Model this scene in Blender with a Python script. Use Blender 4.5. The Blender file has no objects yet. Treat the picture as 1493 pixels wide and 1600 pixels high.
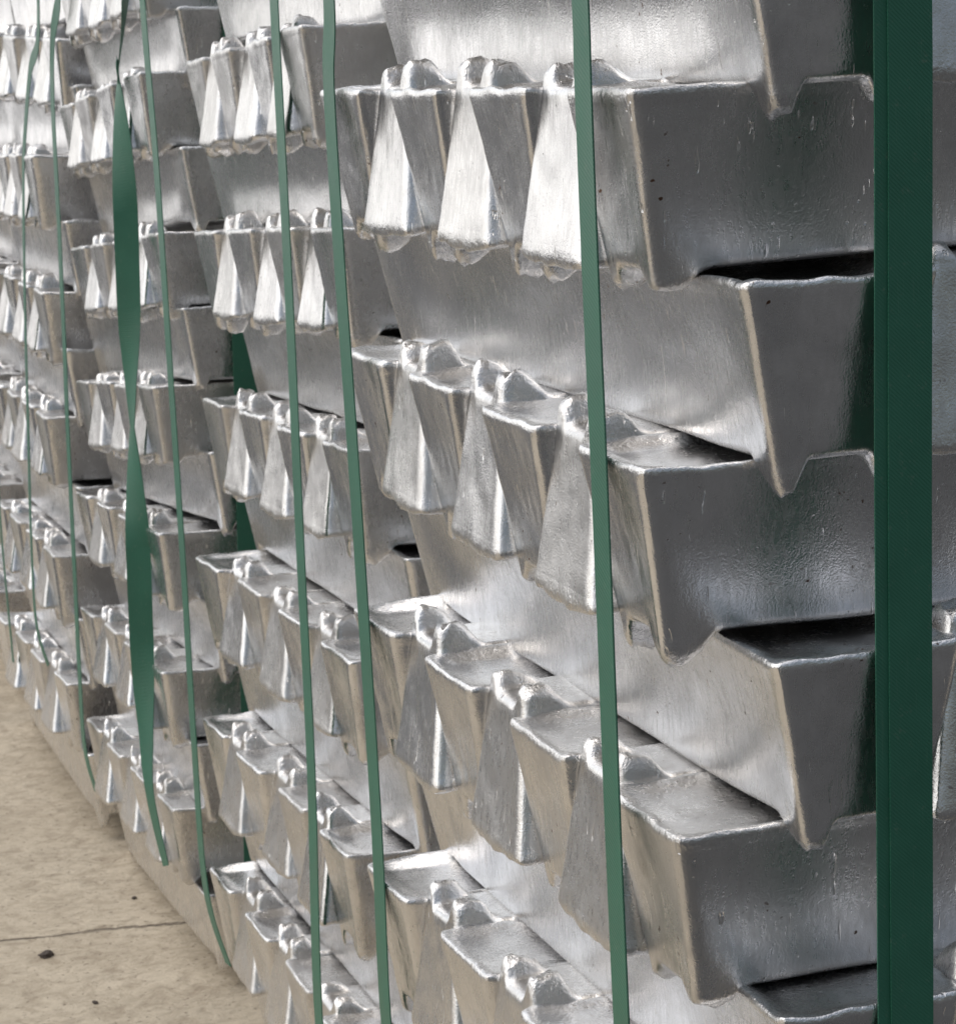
import bpy, math, random
import numpy as np
from mathutils import Matrix, Vector, Euler, noise as mnoise

random.seed(7)
sc = bpy.context.scene
C = sc.collection

# ------------------------------------------------------------------ camera
cam_d = bpy.data.cameras.new('camera')
cam = bpy.data.objects.new('camera', cam_d)
C.objects.link(cam)
R1 = [[0.9468853, -0.2958950, -0.0574099],      # right
      [-0.1053478, -0.1487961, -0.9830246],     # down
      [0.2823297, 0.9368596, -0.1742605]]       # forward
m = Matrix.Identity(4)
for i in range(3):
    m[i][0] = R1[0][i]
    m[i][1] = -R1[1][i]
    m[i][2] = -R1[2][i]
m[0][3], m[1][3], m[2][3] = -0.464, -1.258, 0.0421
cam.matrix_world = m
cam_d.sensor_fit = 'HORIZONTAL'
cam_d.sensor_width = 36
cam_d.lens = 36 * 4400.6 / 1493
cam_d.clip_start = 0.01
cam_d.clip_end = 200
cam_d.dof.use_dof = True
cam_d.dof.focus_distance = 1.45
cam_d.dof.aperture_fstop = 60
sc.camera = cam

# ------------------------------------------------------------------ world
world = bpy.data.worlds.new('World')
sc.world = world
world.use_nodes = True
nt = world.node_tree
nt.nodes.clear()
SUN_EL, SUN_AZ = math.radians(52), math.radians(-75)     # azimuth measured from +y towards +x
def N(nt, t, **kw):
    n = nt.nodes.new(t)
    for k, v in kw.items():
        setattr(n, k, v)
    return n
def math_n(nt, op, a, b=None, clamp=False):
    n = N(nt, 'ShaderNodeMath', operation=op, use_clamp=clamp)
    for i, v in enumerate((a, b)):
        if v is None:
            continue
        if isinstance(v, (int, float)):
            n.inputs[i].default_value = v
        else:
            nt.links.new(v, n.inputs[i])
    return n.outputs[0]
def ramp(nt, fac, stops, interp='LINEAR'):
    n = N(nt, 'ShaderNodeValToRGB')
    n.color_ramp.interpolation = interp
    e = n.color_ramp.elements
    while len(e) < len(stops):
        e.new(0.5)
    for i, (p, c) in enumerate(stops):
        e[i].position = p
        e[i].color = c if len(c) == 4 else (*c, 1)
    nt.links.new(fac, n.inputs[0])
    return n.outputs[0]
g1 = lambda v: (v, v, v, 1)
sky = N(nt, 'ShaderNodeTexSky', sky_type='NISHITA', sun_disc=False, sun_elevation=SUN_EL, sun_rotation=SUN_AZ)
sky.dust_density = 4
sky.air_density = 1.5
bg1 = N(nt, 'ShaderNodeBackground')
bg1.inputs[1].default_value = 0.05
nt.links.new(sky.outputs[0], bg1.inputs[0])
tc = N(nt, 'ShaderNodeTexCoord')
sep = N(nt, 'ShaderNodeSeparateXYZ')
nt.links.new(tc.outputs['Generated'], sep.inputs[0])
X, Y, Z = sep.outputs
# overcast: bright everywhere except a dark sector towards -y and +x low down, added to darken reflections
side = math_n(nt, 'ADD', math_n(nt, 'MULTIPLY', Y, -0.85), math_n(nt, 'MULTIPLY', X, 0.55))
sidem = ramp(nt, math_n(nt, 'ADD', math_n(nt, 'MULTIPLY', side, 0.5), 0.5), [(0.42, g1(0)), (0.66, g1(1))], 'EASE')
zl = ramp(nt, Z, [(0.0, g1(1.30)), (0.16, g1(1.22)), (0.38, g1(1.10))])     # open side
zd = ramp(nt, Z, [(0.0, g1(0.04)), (0.32, g1(0.065)), (0.66, g1(0.28)), (0.9, g1(0.95))], 'EASE')  # dark side
mx = N(nt, 'ShaderNodeMix', data_type='RGBA')
nt.links.new(sidem, mx.inputs[0])
nt.links.new(zl, mx.inputs[6])
nt.links.new(zd, mx.inputs[7])
tint = N(nt, 'ShaderNodeMix', data_type='RGBA', blend_type='MULTIPLY')
tint.inputs[0].default_value = 1
nt.links.new(mx.outputs[2], tint.inputs[6])
tint.inputs[7].default_value = (1.0, 0.985, 0.985, 1)
bg2 = N(nt, 'ShaderNodeBackground')
bg2.inputs[1].default_value = 0.86
nt.links.new(tint.outputs[2], bg2.inputs[0])
add = N(nt, 'ShaderNodeAddShader')
nt.links.new(bg1.outputs[0], add.inputs[0])
nt.links.new(bg2.outputs[0], add.inputs[1])
wo = N(nt, 'ShaderNodeOutputWorld')
nt.links.new(add.outputs[0], wo.inputs[0])

# ------------------------------------------------------------------ sun (overcast)
sd = bpy.data.lights.new('sun', 'SUN')
sd.energy = 0.5
sd.angle = math.radians(25)
sd.color = (1, 0.97, 0.93)
sun = bpy.data.objects.new('sun', sd)
C.objects.link(sun)
sdir = Vector((math.sin(SUN_AZ) * math.cos(SUN_EL), math.cos(SUN_AZ) * math.cos(SUN_EL), math.sin(SUN_EL)))
sun.rotation_euler = sdir.to_track_quat('Z', 'Y').to_euler()

sc.view_settings.view_transform = 'Standard'
sc.view_settings.look = 'None'
sc.view_settings.exposure = 0.1
sc.view_settings.gamma = 1.0
sc.render.engine = 'CYCLES'
sc.cycles.max_bounces = 12
sc.cycles.glossy_bounces = 8
sc.cycles.diffuse_bounces = 4

# ------------------------------------------------------------------ materials
def new_mat(name):
    mt = bpy.data.materials.new(name)
    mt.use_nodes = True
    return mt, mt.node_tree, mt.node_tree.nodes['Principled BSDF']
def noise(nt, vec, scale, detail=3, rough=0.55, dist=0.0):
    n = N(nt, 'ShaderNodeTexNoise')
    n.inputs['Scale'].default_value = scale
    n.inputs['Detail'].default_value = detail
    n.inputs['Roughness'].default_value = rough
    n.inputs['Distortion'].default_value = dist
    nt.links.new(vec, n.inputs['Vector'])
    return n.outputs['Fac']
def mapping(nt, vec, scale=(1, 1, 1), rot=(0, 0, 0)):
    n = N(nt, 'ShaderNodeMapping')
    n.inputs['Scale'].default_value = scale
    n.inputs['Rotation'].default_value = rot
    nt.links.new(vec, n.inputs['Vector'])
    return n.outputs[0]
def lerp_f(nt, fac, a, b):
    n = N(nt, 'ShaderNodeMapRange')
    nt.links.new(fac, n.inputs[0])
    n.inputs[3].default_value = a
    n.inputs[4].default_value = b
    return n.outputs[0]
def mixc(nt, fac, a, b, mode='MIX'):
    n = N(nt, 'ShaderNodeMix', data_type='RGBA', blend_type=mode)
    if isinstance(fac, (int, float)):
        n.inputs[0].default_value = fac
    else:
        nt.links.new(fac, n.inputs[0])
    for s, v in ((6, a), (7, b)):
        if isinstance(v, tuple):
            n.inputs[s].default_value = v
        else:
            nt.links.new(v, n.inputs[s])
    return n.outputs[2]

def metal(name, streak=0.35, rough=0.235, bump=0.42, base=(0.90, 0.90, 0.905)):
    mt, nt, bs = new_mat(name)
    tc = N(nt, 'ShaderNodeTexCoord')
    oi = N(nt, 'ShaderNodeObjectInfo')
    off = N(nt, 'ShaderNodeVectorMath', operation='ADD')
    comb = N(nt, 'ShaderNodeCombineXYZ')
    for i, k in enumerate((37.0, 17.0, 23.0)):
        nt.links.new(math_n(nt, 'MULTIPLY', oi.outputs['Random'], k), comb.inputs[i])
    nt.links.new(tc.outputs['Object'], off.inputs[0])
    nt.links.new(comb.outputs[0], off.inputs[1])
    v = off.outputs[0]
    vs = mapping(nt, v, (1.0, 1.0, 0.22), (0.25, 0.3, 0))          # slanting casting streaks
    st = noise(nt, vs, 330, 4, 0.65, 0.3)
    big = noise(nt, v, 22, 4, 0.6, 0.6)
    fine = noise(nt, v, 900, 2, 0.5)
    mid = noise(nt, v, 240, 3, 0.55)
    pits = N(nt, 'ShaderNodeTexVoronoi')
    pits.inputs['Scale'].default_value = 120
    nt.links.new(v, pits.inputs['Vector'])
    pitm = ramp(nt, pits.outputs['Distance'], [(0.05, g1(1)), (0.12, g1(0))])
    patch = ramp(nt, noise(nt, v, 16, 3, 0.6), [(0.52, g1(0)), (0.68, g1(1))])
    pitm = math_n(nt, 'MULTIPLY', pitm, patch)
    # colour: dull oxide mottling, tiny brown flecks
    col = mixc(nt, ramp(nt, big, [(0.35, g1(0)), (0.70, g1(1))]), (*base, 1), (base[0] * 0.72, base[1] * 0.72, base[2] * 0.725, 1))
    col = mixc(nt, ramp(nt, st, [(0.35, g1(0)), (0.75, g1(0.5 * streak / 0.35))]), col, (0.60, 0.59, 0.58, 1))
    fleckn = noise(nt, v, 150, 2, 0.7)
    gate = ramp(nt, noise(nt, v, 13, 2, 0.5), [(0.55, g1(0)), (0.63, g1(1))])
    fleck = math_n(nt, 'MULTIPLY', ramp(nt, fleckn, [(0.68, g1(0)), (0.72, g1(1))]), gate)
    col = mixc(nt, fleck, col, (0.13, 0.075, 0.05, 1))
    nt.links.new(col, bs.inputs['Base Color'])
    bs.inputs['Metallic'].default_value = 1.0
    r = math_n(nt, 'ADD', lerp_f(nt, big, rough - 0.10, rough + 0.12), math_n(nt, 'MULTIPLY', math_n(nt, 'SUBTRACT', st, 0.5), 0.35))
    r = math_n(nt, 'ADD', r, math_n(nt, 'MULTIPLY', fleck, 0.4))
    nt.links.new(r, bs.inputs['Roughness'])
    hgt = math_n(nt, 'ADD', math_n(nt, 'MULTIPLY', st, 0.45), math_n(nt, 'MULTIPLY', mid, 0.32))
    hgt = math_n(nt, 'ADD', hgt, math_n(nt, 'MULTIPLY', fine, 0.5))
    hgt = math_n(nt, 'SUBTRACT', hgt, math_n(nt, 'MULTIPLY', pitm, 0.9))
    # thin scratches in two directions
    for rot_, sc_ in (((0.9, 0.3, 0.5), 260), ((-0.5, 0.8, 1.4), 210), ((0.2, 1.2, 0.1), 330)):
        sn = noise(nt, mapping(nt, v, (1, 1, 0.035), rot_), sc_, 2, 0.4)
        gt = ramp(nt, noise(nt, mapping(nt, v, (1, 1, 1), rot_), 28, 2, 0.5), [(0.56, g1(0)), (0.62, g1(1))])
        sm = math_n(nt, 'MULTIPLY', ramp(nt, sn, [(0.69, g1(0)), (0.72, g1(1))]), gt)
        hgt = math_n(nt, 'SUBTRACT', hgt, math_n(nt, 'MULTIPLY', sm, 2.2))
    # rough cast rim round the open-mould face and the feet
    so = N(nt, 'ShaderNodeSeparateXYZ')
    nt.links.new(tc.outputs['Object'], so.inputs[0])
    rimm = math_n(nt, 'ADD', ramp(nt, math_n(nt, 'MULTIPLY', so.outputs[2], 10), [(0.36, g1(0)), (0.43, g1(1))]),
                  ramp(nt, math_n(nt, 'MULTIPLY', so.outputs[2], -10), [(0.45, g1(0)), (0.52, g1(1))]))
    rimn = math_n(nt, 'MULTIPLY', noise(nt, v, 260, 4, 0.65), 2.8)
    hgt = math_n(nt, 'ADD', hgt, math_n(nt, 'MULTIPLY', rimm, rimn))
    b = N(nt, 'ShaderNodeBump')
    b.inputs['Strength'].default_value = bump
    b.inputs['Distance'].default_value = 0.0007
    nt.links.new(hgt, b.inputs['Height'])
    nt.links.new(b.outputs[0], bs.inputs['Normal'])
    return mt
M_ALU = metal('cast_aluminium')
M_ALU2 = metal('cast_aluminium_dull', streak=0.6, rough=0.29, bump=0.55, base=(0.85, 0.845, 0.84))

def strap_mat(name, col):
    mt, nt, bs = new_mat(name)
    tc = N(nt, 'ShaderNodeTexCoord')
    v = tc.outputs['Object']
    w1 = N(nt, 'ShaderNodeTexWave', wave_type='BANDS', bands_direction='DIAGONAL')
    w1.inputs['Scale'].default_value = 300
    w1.inputs['Distortion'].default_value = 0.6
    nt.links.new(v, w1.inputs['Vector'])
    n1 = noise(nt, v, 30, 3)
    scr = noise(nt, mapping(nt, v, (1, 1, 0.03)), 900, 3, 0.6)
    c = mixc(nt, n1, tuple(x * 0.85 for x in col) + (1,), tuple(x * 1.15 for x in col) + (1,))
    c = mixc(nt, ramp(nt, scr, [(0.6, g1(0)), (0.8, g1(0.22))]), c, (0.16, 0.26, 0.20, 1))
    nt.links.new(c, bs.inputs['Base Color'])
    bs.inputs['Roughness'].default_value = 0.42
    b = N(nt, 'ShaderNodeBump')
    b.inputs['Strength'].default_value = 0.5
    b.inputs['Distance'].default_value = 0.0004
    hh = math_n(nt, 'ADD', math_n(nt, 'MULTIPLY', w1.outputs['Fac'], 0.6), math_n(nt, 'MULTIPLY', noise(nt, v, 14, 3, 0.5), 4.0))
    nt.links.new(hh, b.inputs['Height'])
    nt.links.new(lerp_f(nt, n1, 0.34, 0.58), bs.inputs['Roughness'])
    dust = ramp(nt, noise(nt, v, 210, 5, 0.75), [(0.60, g1(0)), (0.75, g1(0.35))])
    nt.links.new(mixc(nt, dust, c, (0.22, 0.24, 0.20, 1)), bs.inputs['Base Color'])
    nt.links.new(b.outputs[0], bs.inputs['Normal'])
    return mt
M_STRAP = strap_mat('green_plastic_strap', (0.024, 0.125, 0.079))

def ground_mat():
    mt, nt, bs = new_mat('tan_concrete')
    tc = N(nt, 'ShaderNodeTexCoord')
    v = tc.outputs['Object']
    sp = N(nt, 'ShaderNodeSeparateXYZ')
    nt.links.new(v, sp.inputs[0])
    a = noise(nt, v, 5, 6, 0.65, 0.4)
    b_ = noise(nt, v, 38, 6, 0.7, 0.8)
    c_ = noise(nt, mapping(nt, v, (0.8, 1, 1), (0, 0, -0.1)), 70, 6, 0.7)
    col = mixc(nt, ramp(nt, a, [(0.3, g1(0)), (0.7, g1(1))]), (0.43, 0.37, 0.28, 1), (0.57, 0.50, 0.39, 1))
    col = mixc(nt, ramp(nt, b_, [(0.32, g1(0.85)), (0.56, g1(0))]), col, (0.31, 0.255, 0.185, 1))
    col = mixc(nt, ramp(nt, c_, [(0.36, g1(0.35)), (0.50, g1(0))]), col, (0.27, 0.225, 0.17, 1))
    col = mixc(nt, ramp(nt, noise(nt, v, 150, 3, 0.7), [(0.33, g1(0.8)), (0.39, g1(0))]), col, (0.15, 0.115, 0.085, 1))
    # joint between slabs : line y = 1.838 - 0.15*(x)   (wobbling)
    wob = math_n(nt, 'MULTIPLY', math_n(nt, 'SUBTRACT', noise(nt, v, 14, 4, 0.7), 0.5), 0.03)
    ln = math_n(nt, 'ADD', math_n(nt, 'ADD', sp.outputs[1], math_n(nt, 'MULTIPLY', sp.outputs[0], 0.15)), wob)
    d = math_n(nt, 'ABSOLUTE', math_n(nt, 'SUBTRACT', ln, 1.832))
    dm = d
    crack = ramp(nt, math_n(nt, 'MULTIPLY', dm, 100), [(0.12, g1(1)), (0.45, g1(0))])
    crack = math_n(nt, 'MULTIPLY', crack, ramp(nt, noise(nt, v, 25, 3), [(0.3, g1(0.35)), (0.6, g1(1))]))
    col = mixc(nt, crack, col, (0.12, 0.095, 0.07, 1))
    nt.links.new(col, bs.inputs['Base Color'])
    bs.inputs['Roughness'].default_value = 0.85
    h_ = math_n(nt, 'ADD', math_n(nt, 'MULTIPLY', b_, 0.5), math_n(nt, 'MULTIPLY', c_, 0.5))
    h_ = math_n(nt, 'SUBTRACT', h_, math_n(nt, 'MULTIPLY', crack, 1.2))
    b = N(nt, 'ShaderNodeBump')
    b.inputs['Strength'].default_value = 0.9
    b.inputs['Distance'].default_value = 0.006
    nt.links.new(h_, b.inputs['Height'])
    nt.links.new(b.outputs[0], bs.inputs['Normal'])
    return mt
M_GROUND = ground_mat()
def plain(name, col, rough=0.8):
    mt, nt, bs = new_mat(name)
    tc = N(nt, 'ShaderNodeTexCoord')
    n1 = noise(nt, mapping(nt, tc.outputs['Object'], (1, 0.1, 1)), 60, 4)
    c = mixc(nt, n1, tuple(x * 0.6 for x in col) + (1,), tuple(x * 1.3 for x in col) + (1,))
    nt.links.new(c, bs.inputs['Base Color'])
    bs.inputs['Roughness'].default_value = rough
    return mt
M_STONE = plain('dark_debris', (0.07, 0.055, 0.045))
M_DARK_SHEET = plain('dark_sheet_grey', (0.06, 0.06, 0.06))  # for the added out-of-view sheets that darken reflections
M_WOOD = plain('weathered_timber', (0.20, 0.15, 0.10))

# ------------------------------------------------------------------ ground
GZ = -0.965
def mesh_obj(name, verts, faces, mat, parent=None, smooth=False):
    me = bpy.data.meshes.new(name)
    me.from_pydata(verts, [], faces)
    me.update()
    if smooth:
        me.polygons.foreach_set('use_smooth', [True] * len(me.polygons))
    me.materials.append(mat)
    o = bpy.data.objects.new(name, me)
    C.objects.link(o)
    if parent:
        o.parent = parent
    return o
ground = mesh_obj('ground', [(-11, -16, GZ), (20, -16, GZ), (20, 16, GZ), (-11, 16, GZ)], [(0, 1, 2, 3)], M_GROUND)
ground['kind'] = 'structure'
# unseen dark sheets added over the ground to darken what the metal reflects
dark_sheet = mesh_obj('unseen_dark_sheet', [(x, y, GZ + 0.004) for x, y in
    ((-11, -16), (20, -16), (20, -0.22), (-11, -0.22), (-11, 1.9), (-0.40, 1.9), (-0.40, 16), (-11, 16))], [(0, 1, 2, 3), (4, 5, 6, 7)], M_DARK_SHEET)
dark_sheet['kind'] = 'structure'

# ------------------------------------------------------------------ ingot mesh
H = 0.090            # layer pitch
W = 0.60335          # bundle width, seven ingots across
PR = 0.0408          # how far ends stand out past the layer below
LB = W + 2 * PR
WT, WB, HB = 0.1020, 0.0680, 0.0915
DRAFT = 0.0135
LUG = 0.0155
def sstep(a, b, x):
    t = np.clip((x - a) / (b - a), 0, 1)
    return t * t * (3 - 2 * t)
def axis_pts(half, r, n_edge, n_mid, extra=None):
    e = half - r * (1 - np.cos(np.linspace(0, math.pi / 2, n_edge + 1)))
    e = e[::-1]                                   # ascending to half
    mid = np.linspace(-(half - r), half - r, n_mid + 1)[1:-1]
    if extra is not None:
        mid = np.unique(np.concatenate([mid, extra, -extra]))
    return np.concatenate([-e[::-1], mid, e])
def vnoise(P, scale, seed):
    return np.array([mnoise.noise(Vector((p[0] * scale + seed, p[1] * scale - seed * 1.7, p[2] * scale + seed * 0.3))) for p in P])
def ingot_mesh(name, seed, detail=1.0, bulge=0.0, flare_low=0.0):
    rng = random.Random(seed)
    L2, W2, H2 = LB / 2, WT / 2, HB / 2
    r, rz = 0.0088, 0.0058
    ends = L2 - np.array([0.013, 0.017, 0.021, 0.025, 0.029, 0.033, 0.038, 0.045, 0.055, 0.07])
    xs = axis_pts(L2, r, 4, int(36 * detail), ends)
    ys = axis_pts(W2, r, 4, int(20 * detail))
    zs = axis_pts(H2, rz, 4, int(14 * detail))
    nx, ny, nz = len(xs), len(ys), len(zs)
    idx = {}
    P = []
    def vid(i, j, k):
        key = (i, j, k)
        if key not in idx:
            idx[key] = len(P)
            P.append((xs[i], ys[j], zs[k]))
        return idx[key]
    F = []
    for i in range(nx - 1):
        for j in range(ny - 1):
            F.append((vid(i, j, 0), vid(i, j + 1, 0), vid(i + 1, j + 1, 0), vid(i + 1, j, 0)))
            F.append((vid(i, j, nz - 1), vid(i + 1, j, nz - 1), vid(i + 1, j + 1, nz - 1), vid(i, j + 1, nz - 1)))
    for i in range(nx - 1):
        for k in range(nz - 1):
            F.append((vid(i, 0, k), vid(i + 1, 0, k), vid(i + 1, 0, k + 1), vid(i, 0, k + 1)))
            F.append((vid(i, ny - 1, k), vid(i, ny - 1, k + 1), vid(i + 1, ny - 1, k + 1), vid(i + 1, ny - 1, k)))
    for j in range(ny - 1):
        for k in range(nz - 1):
            F.append((vid(0, j, k), vid(0, j, k + 1), vid(0, j + 1, k + 1), vid(0, j + 1, k)))
            F.append((vid(nx - 1, j, k), vid(nx - 1, j + 1, k), vid(nx - 1, j + 1, k + 1), vid(nx - 1, j, k + 1)))
    P = np.array(P)
    half = np.array([L2, W2, H2])
    t = (P[:, 2] + H2) / HB
    rv = np.array([r, r, rz])
    inner = np.clip(P, -(half - rv), half - rv)
    d = (P - inner) / rv
    ln = np.linalg.norm(d, axis=1)
    ln[ln == 0] = 1
    P = np.where((np.abs(d).sum(1) > 0)[:, None], inner + d / ln[:, None] * rv, P)
    # pull crisp: push part of the rounding back out towards the sharp box near the top
    P0 = inner + np.clip(d, -1, 1) * rv
    k = (0.12 * sstep(0.5, 1.0, t))[:, None]
    P = P * (1 - k) + P0 * k
    x, y, z = P.T
    t = (z + H2) / HB
    ax, ay = np.abs(x), np.abs(y) / W2
    le = L2 - ax                                            # distance from the end
    # feet on the narrow face: two lugs at each end
    bm = sstep(0.42, 0.0, t)
    a1 = rng.uniform(0.85, 1.15)
    lugx = sstep(0.033, 0.012, le)
    lugy = sstep(0.42, 0.72, ay)
    cor = {(i, j): rng.uniform(0.65, 1.02) for i in (-1, 1) for j in (-1, 1)}
    sgn = np.array([cor[(1 if p > 0 else -1, 1 if q > 0 else -1)] - 1 for p, q in zip(x, y)])
    sgn = sgn + 0.28 * vnoise(P, 95, seed * 3.1) + 0.15 * vnoise(P, 190, seed * 7.1)
    z = z - LUG * a1 * (1 + sgn) * lugx * lugy * bm
    # bottom edge of long side: large soft chamfer between the feet
    t2 = (z + H2) / HB
    # draft
    wid = WB / WT + (1 - WB / WT) * t2
    flare = 1 + 0.018 * sstep(0.88, 1.0, t2)
    y = y * wid * flare
    x = np.sign(x) * (np.abs(x) - DRAFT * (1 - t2) * sstep(0, 0.2, np.abs(x) / L2))
    # long sides a touch hollow, ends a touch hollow
    cz = np.sin(np.clip(t, 0, 1) * math.pi)
    onside = sstep(0.90, 1.0, ay)
    y = y - np.sign(y) * 0.0034 * cz * onside * sstep(0.02, 0.1, le)
    y = y + np.sign(y) * flare_low * sstep(0.50, 0.0, t) * onside * sstep(0.035, 0.09, le)
    onend = sstep(0.006, 0.0, le)
    x = x - np.sign(x) * 0.0018 * cz * onend * (1 - ay ** 2)
    # dished casting face with a raised rim
    top = sstep(0.93, 1.0, t)
    dish = sstep(0.0, 0.020, le) * sstep(1.0, 0.62, ay)
    z = z - top * dish * 0.0050 * rng.uniform(0.6, 1.5)
    z = z + top * bulge * sstep(0.06, 0.02, le) * (1 - ay ** 2)
    # irregularity
    Q = np.stack([x, y, z], 1)
    s0 = seed * 13.7
    n1 = vnoise(Q, 14, s0)
    n2 = vnoise(Q, 45, s0 + 5)
    n3 = vnoise(Q, 110, s0 + 9)
    n4 = vnoise(Q, 38, s0 + 15)
    edge = sstep(0.80, 1.0, t) * np.clip(sstep(0.02, 0.0, le) + sstep(0.75, 1.0, ay), 0, 1)
    z = z + 0.0016 * n1 + 0.0009 * n2 * top + edge * (0.0011 * n2 + 0.0011 * n3)
    y = y + np.sign(y) * (0.0008 * n1 + 0.0003 * n2) * onside + 0.0008 * edge * n4 * onside * np.sign(y)
    x = x + np.sign(x) * sstep(0.05, 0, le) * (0.0005 * n2 + 0.0004 * n3 + 0.0012 * edge * n4)
    # slight bow of the whole bar
    z = z + rng.uniform(-0.0012, 0.0012) * (1 - (x / L2) ** 2)
    me = bpy.data.meshes.new(name)
    V = np.stack([x, y, z], 1)
    me.from_pydata([tuple(q) for q in V], [], F)
    me.polygons.foreach_set('use_smooth', [True] * len(me.polygons))
    me.update()
    return me
meshes_up, meshes_inv, meshes_long = [], [], []
for s in range(5):
    me = ingot_mesh('ingot', s + 61, 1.25, 0.0, 0.0034)
    me.materials.append(M_ALU)
    meshes_long.append(me)
for s in range(8):
    me = ingot_mesh('ingot', s + 1, 1.25 if s < 5 else 0.9)
    me.materials.append(M_ALU if s % 3 else M_ALU2)
    meshes_up.append(me)
for s in range(5):
    me = ingot_mesh('ingot', s + 31, 1.1, 0.004)
    me.materials.append(M_ALU if s % 2 else M_ALU2)
    meshes_inv.append(me)

# ------------------------------------------------------------------ stacks
STACK = {
 1: ((0.0, 0.0, 0.0), ((1, 0, 0), (0, 1, 0), (0, 0, 1)), 1.0),
 2: ((0.0771, 0.876, 0.0402), ((0.99923, -0.00727, 0.03855), (0.00652, 0.99979, 0.01952), (-0.03869, -0.01926, 0.99907)), 0.9125),
 3: ((0.0712, 1.6409, -0.0096), ((0.9988, -0.0059, 0.04853), (0.00331, 0.99857, 0.05338), (-0.04878, -0.05316, 0.99739)), 0.8554),
 4: ((0.0641, 2.2542, 0.0695), ((0.9973, 0.02311, 0.06964), (-0.02523, 0.99924, 0.02967), (-0.0689, -0.03135, 0.99713)), 0.9268),
 5: ((0.0900, 3.020, 0.0485), ((0.9973, 0.02311, 0.06964), (-0.02523, 0.99924, 0.02967), (-0.0689, -0.03135, 0.99713)), 0.9268)}
# settling of single layers: shift x, y, z, tilt about x, yaw
ADJ = {"1A0": (0.0003, 0.0001, 0.002, -0.0086, -0.0007), "1A1": (0.0014, 0.0015, 0.0027, -0.0009, -0.0134), "1A2": (0.0009, 0.0001, 0.001, 0.0115, 0.0071), "1A3": (-0.0014, 0, -0.0003, -0.0014, 0.0027), "1B0": (0.0062, -0.0019, 0.0, -0.0030, -0.0088), "1B1": (-0.0027, 0.0001, 0.001, 0.001, -0.0014), "1B2": (0.0050, -0.0027, -0.0005, -0.003, -0.0072), "1B3": (0, -0.0016, -0.0014, -0.0076, 0.0008),
 "2A0": (-0.0064, 0.0023, -0.0072, -0.0352, -0.0353), "2A1": (0.0069, -0.0018, -0.0013, -0.0403, -0.0007), "2A2": (0.0052, -0.0035, -0.0052, -0.0162, 0.0071), "2A3": (-0.0019, -0.0013, -0.0018, 0.0105, 0.0181), "2A4": (-0.0062, 0.0025, 0.0014, 0.0067, 0.0068), "2A5": (-0.005, 0.0073, 0.0057, 0.0274, -0.0049),
 "2B1": (-0.0066, 0.0013, -0.0009, -0.03, 0.0101), "2B2": (0.0123, -0.0038, -0.0024, -0.025, -0.0178), "2B3": (0.0068, -0.0003, 0.002, 0.0095, -0.0124), "2B4": (-0.0034, 0.0019, 0.0013, 0.0061, 0.0034), "2B5": (-0.0084, 0.0086, 0.0061, 0.0289, 0.0021),
 "3A0": (-0.0044, -0.0003, 0.005, -0.0313, 0.0046), "3A1": (0.0069, -0.0017, -0.0091, -0.0393, 0.0067), "3A2": (0.0021, -0.0038, -0.0144, -0.0411, 0.0031), "3A3": (0.0009, -0.0017, -0.0037, -0.0039, -0.0017), "3A4": (-0.0003, 0.0035, 0.0059, 0.0086, -0.0082), "3A5": (0.0022, 0.0125, 0.0172, 0.0277, 0.0197),
 "3B1": (0.0006, -0.0001, 0.0036, -0.035, 0.0021), "3B2": (-0.0087, 0.01, -0.0077, -0.035, 0.0099), "3B3": (0.0092, -0.0017, 0.0006, -0.018, 0.0213), "3B4": (0.0069, -0.0004, 0.0016, 0.003, 0.0148), "3B5": (-0.0062, 0.0063, 0.0058, 0.0, -0.0216), "3B6": (-0.002, 0.0014, 0.0009, 0.004, -0.0063),
 "4A0": (0.0139, 0.0001, -0.0117, 0.0574, 0.0293), "4A1": (-0.0059, 0.0007, -0.0003, 0.0016, -0.0123), "4A2": (-0.0008, -0.0001, -0.0013, 0.0064, -0.0013), "4A3": (0.0021, 0.0018, 0.0058, -0.0056, -0.0016), "4A4": (0.003, -0.0014, -0.0019, -0.005, 0.0138), "4A5": (0.0081, -0.0012, -0.0002, -0.0126, 0.0357),
 "4B2": (-0.0093, 0.0014, 0.0006, -0.003, -0.0207), "4B3": (-0.0079, 0.0032, 0.006, -0.012, -0.0203), "4B4": (-0.0031, 0.0015, 0.0019, -0.01, -0.0085), "4B5": (-0.0022, 0.0021, 0.0024, -0.0123, -0.0075)}
def stack_matrix(b):
    o, R, s = STACK[b]
    M = Matrix.Identity(4)
    for i in range(3):
        for j in range(3):
            M[i][j] = R[i][j] * s * (1.11 if b == 4 and j == 1 else 1)
        M[i][3] = o[i]
    return M
def layer_matrix(b, typ, k):
    q = ADJ.get(f'{b}{typ}{k}', (0, 0, 0, 0, 0))
    cen = Vector((LB / 2 - PR, W / 2, -2 * H * k))
    rv = Vector((q[3], 0, q[4]))
    th = rv.length
    R = Matrix.Rotation(th, 4, rv / th) if th > 1e-9 else Matrix.Identity(4)
    return stack_matrix(b) @ Matrix.Translation(cen + Vector(q[:3])) @ R @ Matrix.Translation(-cen)
ORD = ['first', 'second', 'third', 'fourth', 'fifth', 'sixth', 'seventh', 'eighth', 'ninth', 'tenth', 'eleventh', 'twelfth', 'thirteenth', 'fourteenth']
WHERE = {1: 'nearest stack', 2: 'second nearest stack', 3: 'third nearest stack', 4: 'fourth nearest stack', 5: 'farthest stack'}
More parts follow.
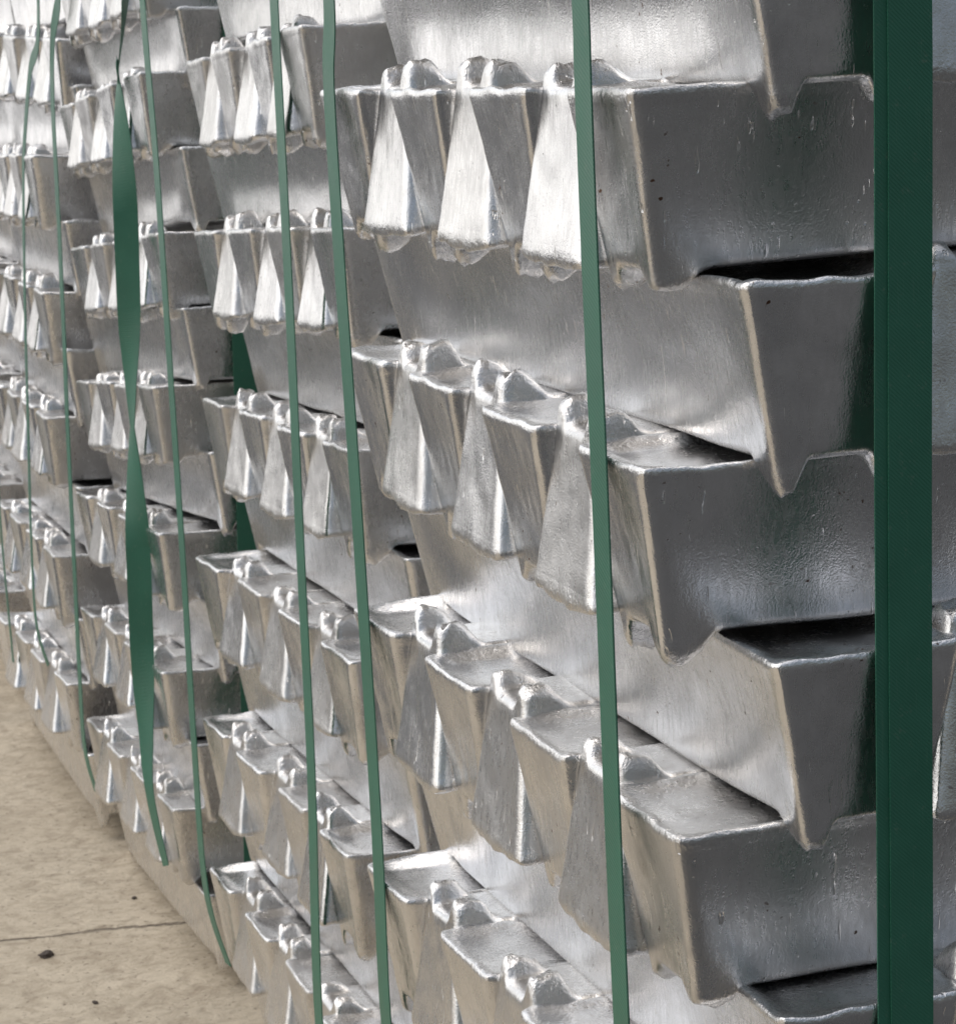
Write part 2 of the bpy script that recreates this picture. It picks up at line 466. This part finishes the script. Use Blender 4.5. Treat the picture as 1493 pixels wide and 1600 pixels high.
# tiers from the top in order; A = ends towards the left face, B = long sides along it
TIERS = {1: (-1, 4, 4), 2: (-1, 5, 6), 3: (-1, 5, 6), 4: (-1, 5, 6), 5: (-1, 5, 6)}     # first A, last A, last B
def place(b, typ, k, slot, tier_no, n_tiers):
    rng = random.Random(b * 1000 + (k + 2) * 40 + slot * 3 + (1 if typ == 'B' else 0))
    inv = slot % 2 == 1
    me = rng.choice(meshes_inv if inv else (meshes_up[:5] if b == 1 else meshes_up))
    if typ == 'B' and slot == 0:
        me = meshes_long[(k + 1 + b) % 5]
    o = bpy.data.objects.new('ingot', me)
    C.objects.link(o)
    ctr = WT / 2 + slot * (W - WT) / 6
    j = 1.0 if b == 1 else 1.6
    if typ == 'A':
        zc = -2 * H * k - HB / 2
        base = Matrix.Translation((LB / 2 + rng.uniform(-.0022, .0022) * j, ctr + rng.uniform(-.0012, .0012) * j, zc + rng.uniform(-.001, .001)))
        rot = Matrix.Rotation(rng.uniform(-.006, .006) * j, 4, 'Z')
    else:
        zc = -2 * H * k + H - HB / 2
        base = Matrix.Translation((PR + ctr, LB / 2 - PR + rng.uniform(-.002, .002) * j, zc + rng.uniform(-.001, .001)))
        rot = Matrix.Rotation(math.pi / 2 + rng.uniform(-.005, .005) * j, 4, 'Z')
    if rng.random() < 0.5:
        rot = rot @ Matrix.Rotation(math.pi, 4, 'Z')
    if inv:
        rot = rot @ Matrix.Rotation(math.pi, 4, 'X')
    o.matrix_world = layer_matrix(b, typ, k) @ base @ rot
    if typ == 'A':
        pose = 'Upside down' if inv else 'Upright'
        where = f'{ORD[slot]} from corner'
        if slot == 0:
            where = 'at near corner'
    else:
        pose = 'Lengthwise upside down' if inv else 'Lengthwise'
        where = 'on left face' if slot == 0 else f'{ORD[slot]} from left face'
    up = n_tiers - 1 - tier_no
    if b == 1:
        tier = f'{ORD[tier_no]} tier from its top'
    else:
        tier = f'{ORD[up]} tier above ground'
    o['label'] = f'{pose} silver ingot {where}, {tier}, {WHERE[b]}'
    o['category'] = 'ingot'
    o['group'] = f'cast aluminium ingots of the {WHERE[b]}'
    return o
for b in (1, 2, 3, 4, 5):
    kA0, kA1, kB1 = TIERS[b]
    tiers = []
    for k in range(kA0, kA1 + 1):
        tiers.append(('A', k))
        tiers.append(('B', k + 1))
    for n, (typ, k) in enumerate(tiers):
        if typ == 'A':
            slots = range(7)
        else:
            slots = range(3) if b == 1 else range(2) if b < 5 else range(1)
        for s_ in slots:
            if b == 1 and k == -1 and typ == 'A' and False:
                continue
            place(b, typ, k, s_, n, len(tiers))

# timber bearers that carry the nearest stack
for i, yy in enumerate((0.08, 0.52)):
    zt, zb = -10 * H - 0.002, GZ
    x0, x1, y0, y1 = PR + 0.02, LB - 0.05, yy - 0.045, yy + 0.045
    bb = mesh_obj('timber_bearer', [(x, y, z) for z in (zb, zt) for x, y in ((x0, y0), (x1, y0), (x1, y1), (x0, y1))],
                  [(0, 3, 2, 1), (4, 5, 6, 7), (0, 1, 5, 4), (1, 2, 6, 5), (2, 3, 7, 6), (3, 0, 4, 7)], M_WOOD)
    bb['label'] = ('nearer' if i == 0 else 'farther') + ' timber bearer on the concrete under the nearest stack'
    bb['category'] = 'timber'
    bb['group'] = 'timber bearers under the nearest stack'

# ------------------------------------------------------------------ straps
def ribbon(name, pts, widths, normals, mat, thick=0.0009, parent=None, sub=6):
    """pts: list of Vector; normals: face direction at each point; width runs across."""
    n = len(pts)
    P, Wd, Nn = [], [], []
    for i in range(n - 1):
        p0, p1, p2, p3 = pts[max(i - 1, 0)], pts[i], pts[i + 1], pts[min(i + 2, n - 1)]
        for s in range(sub):
            t = s / sub
            P.append(0.5 * ((2 * p1) + (p2 - p0) * t + (2 * p0 - 5 * p1 + 4 * p2 - p3) * t * t + (3 * p1 - p0 - 3 * p2 + p3) * t ** 3))
            Wd.append(widths[i] * (1 - t) + widths[i + 1] * t)
            Nn.append(normals[i].lerp(normals[i + 1], t).normalized())
    P.append(pts[-1]); Wd.append(widths[-1]); Nn.append(normals[-1].normalized())
    verts, faces = [], []
    for i, p in enumerate(P):
        T = (P[min(i + 1, len(P) - 1)] - P[max(i - 1, 0)]).normalized()
        nn = (Nn[i] - T * Nn[i].dot(T)).normalized()
        S = T.cross(nn).normalized()
        hw = Wd[i] / 2 * (1 + 0.012 * mnoise.noise(p * 45))
        for a, c in ((-hw, 1), (-hw * 0.5, 1.0), (hw * 0.5, 1.0), (hw, 1), (hw, -1), (hw * .5, -1.0), (-hw * .5, -1.0), (-hw, -1)):
            verts.append(p + S * a + nn * c * thick / 2)
    for i in range(len(P) - 1):
        for j in range(8):
            a, b_ = i * 8 + j, i * 8 + (j + 1) % 8
            faces.append((a, b_, b_ + 8, a + 8))
    faces.append(tuple(range(7, -1, -1)))
    faces.append(tuple(range((len(P) - 1) * 8, len(P) * 8)))
    return mesh_obj(name, verts, faces, mat, parent)
def strap(b, yz, label, width=0.0275, twist=None, top=0.19, loop=True, tuck=True):
    M = stack_matrix(b)
    s = STACK[b][2]
    pts, nrm, wd = [], [], []
    y0 = yz[0][0]
    XO = {1: -0.0032, 2: -0.0150, 3: -0.0085, 4: -0.0090}[b]
    if loop:
        pts += [M @ Vector((LB - 0.02, y0, top + 0.006)), M @ Vector((0.3, y0, top + 0.008)), M @ Vector((0.02, y0, top + 0.006))]
        nrm += [Vector((0, 0, 1)), Vector((0, 0, 1)), Vector((-0.3, 0, 1))]
        wd += [width] * 3
        pts += [M @ Vector((XO, y0, top - 0.008))]
        nrm += [Vector((-1, 0, 0.2))]
        wd += [width]
    for i, (y, z) in enumerate(yz):
        pts.append(M @ Vector((XO, y, z)))
        a = twist[i] if twist else 0
        nrm.append(Vector((-math.cos(a), -math.sin(a), 0)))
        wd.append(width)
    if tuck:                                   # the strap disappears under the lowest ingots
        y, z = yz[-1]
        pts[-1] = M @ Vector((0.004, y, z))
    o = ribbon('green_strap', pts, wd, nrm, M_STRAP, sub=24 if twist else 8)
    o['label'] = label
    o['category'] = 'strap'
    o['group'] = 'green plastic straps around the ingot stacks'
    return o
strap(1, [(0.052, 0.045), (0.054, 0.005), (0.0575, -0.096), (0.059, -0.177), (0.062, -0.277), (0.066, -0.381), (0.068, -0.486), (0.069, -0.62), (0.069, -0.79)],
      'taut green strap down the left face by the near corner of nearest stack', width=0.0235)
strap(1, [(0.541, 0.056), (0.556, 0.002), (0.559, -0.113), (0.557, -0.22), (0.557, -0.353), (0.560, -0.512), (0.569, -0.656), (0.57, -0.80)],
      'taut green strap down the far end of the nearest stack left face')
strap(2, [(0.112, 0.025), (0.105, -0.087), (0.095, -0.257), (0.088, -0.459), (0.077, -0.663), (0.08, -0.906), (0.08, -0.99)],
      'thin green strap down the near half of the second nearest stack')
strap(2, [(0.713, 0.05), (0.674, -0.129), (0.644, -0.363), (0.618, -0.57), (0.602, -0.745), (0.572, -0.90), (0.560, -0.985)],
      'thin slanting green strap at the far edge of the second nearest stack')
strap(3, [(0.018, 0.101), (0.080, 0.024), (0.088, 0.016), (0.080, -0.06), (0.074, -0.153), (0.078, -0.27), (0.085, -0.36), (0.086, -0.42), (0.084, -0.50), (0.081, -0.57), (0.082, -0.692), (0.078, -0.80), (0.068, -0.88), (0.045, -0.97)],
      'wide twisted dark green strap hanging loose on the third nearest stack',
      twist=[-0.5, -0.35, -0.2, 0.55, 1.2, 1.0, 0.30, -0.02, 0.6, 1.25, 1.15, 0.45, 0.15, 0.05], width=0.0265)
strap(3, [(0.519, 0.138), (0.582, 0.09), (0.605, -0.002), (0.597, -0.169), (0.594, -0.35), (0.597, -0.442), (0.591, -0.626), (0.585, -0.802), (0.568, -0.91), (0.558, -0.975)],
      'thin green strap at the far edge of the third nearest stack', width=0.027)
strap(4, [(-0.087, -0.02), (0.0, -0.072), (0.071, -0.165), (0.092, -0.23), (0.100, -0.40), (0.092, -0.543), (0.084, -0.70), (0.050, -0.820), (0.030, -0.880)],
      'hair thin green strap crossing the near side of the fourth nearest stack', width=0.018)
strap(4, [(0.467, -0.191), (0.46, -0.431), (0.447, -0.643), (0.425, -0.75), (0.415, -0.95)],
      'hair thin green strap at the photo left edge on the fourth nearest stack', width=0.016)
# front (right) faces: flat broad straps
def front_strap(b, xz, label, width, double):
    M = stack_matrix(b)
    root = bpy.data.objects.new('green_strap', None)
    C.objects.link(root)
    root.location = M @ Vector((xz[-1][0], -PR - 0.003, xz[-1][1]))
    inv = Matrix.Translation(-root.location)
    YO = -PR - 0.0032
    def run(off, lift, wdt):
        pts = [M @ Vector((xz[0][0] + off, 0.55, 0.197 + lift)), M @ Vector((xz[0][0] + off, 0.25, 0.199 + lift)), M @ Vector((xz[0][0] + off, -0.02, 0.196 + lift)), M @ Vector((xz[0][0] + off, YO - lift, 0.175))]
        nr = [Vector((0, 0, 1)), Vector((0, 0, 1)), Vector((0, -.3, 1)), Vector((0, -1, .2))]
        for x, z in xz:
            pts.append(M @ Vector((x + off, YO - lift, z)))
            nr.append(Vector((0.0, -1, 0)))
        pts = [inv @ p for p in pts]
        return pts, nr, [wdt] * len(pts)
    p, n_, w_ = run(0.0, 0, width)
    ribbon('strap_band', p, w_, n_, M_STRAP, 0.0011, root, 8)
    if double:
        p, n_, w_ = run(0.0035, 0.0016, width * 0.80)
        ribbon('overlapping_band', p, w_, n_, M_STRAP, 0.0011, root, 8)
    root['label'] = label
    root['category'] = 'strap'
    root['group'] = 'green plastic straps around the ingot stacks'
front_strap(1, [(0.1210, 0.036), (0.1130, -0.207), (0.1055, -0.466), (0.098, -0.72), (0.095, -0.82)], 'broad dark green doubled strap down the front of nearest stack at photo right', 0.0284, True)
front_strap(2, [(0.115, 0.03), (0.11, -0.5), (0.105, -0.97)], 'dark green strap in the gap between nearest and second nearest stacks', 0.0270, False)
front_strap(3, [(0.112, 0.03), (0.1095, -0.335), (0.107, -0.53), (0.1, -0.98)], 'dark green strap in the gap between second and third nearest stacks', 0.0270, False)

# ------------------------------------------------------------------ debris on the concrete
def pebble(loc, r, label, seed):
    rng = random.Random(seed)
    import bmesh
    bm = bmesh.new()
    bmesh.ops.create_icosphere(bm, subdivisions=4, radius=r)
    for v in bm.verts:
        v.co *= 1 + 0.35 * mnoise.noise(v.co * (1.6 / r) + Vector((seed, 0, 0))) + 0.15 * mnoise.noise(v.co * (5 / r) + Vector((seed, 3, 0)))
        v.co.z *= 0.6
        v.co.x *= 1.5
    me = bpy.data.meshes.new('pebble')
    bm.to_mesh(me); bm.free()
    me.materials.append(M_STONE)
    o = bpy.data.objects.new('pebble', me)
    C.objects.link(o)
    o.location = loc
    o.rotation_euler = (0, 0, rng.uniform(0, 3))
    o['label'] = label
    o['category'] = 'pebble'
    o['group'] = 'dark crumbs lying on the concrete'
pebble((-0.084, 1.771, GZ + 0.002), 0.0065, 'largest dark crumb on the concrete just below the slab joint', 3)
pebble((-0.06, 1.593, GZ + 0.001), 0.0028, 'small dark crumb near the bottom edge of the concrete', 5)
pebble((-0.135, 1.96, GZ + 0.001), 0.0026, 'small dark crumb above the slab joint near the left edge', 8)
pebble((0.045, 1.935, GZ + 0.001), 0.0030, 'small dark crumb close to the foot of third nearest stack', 9)
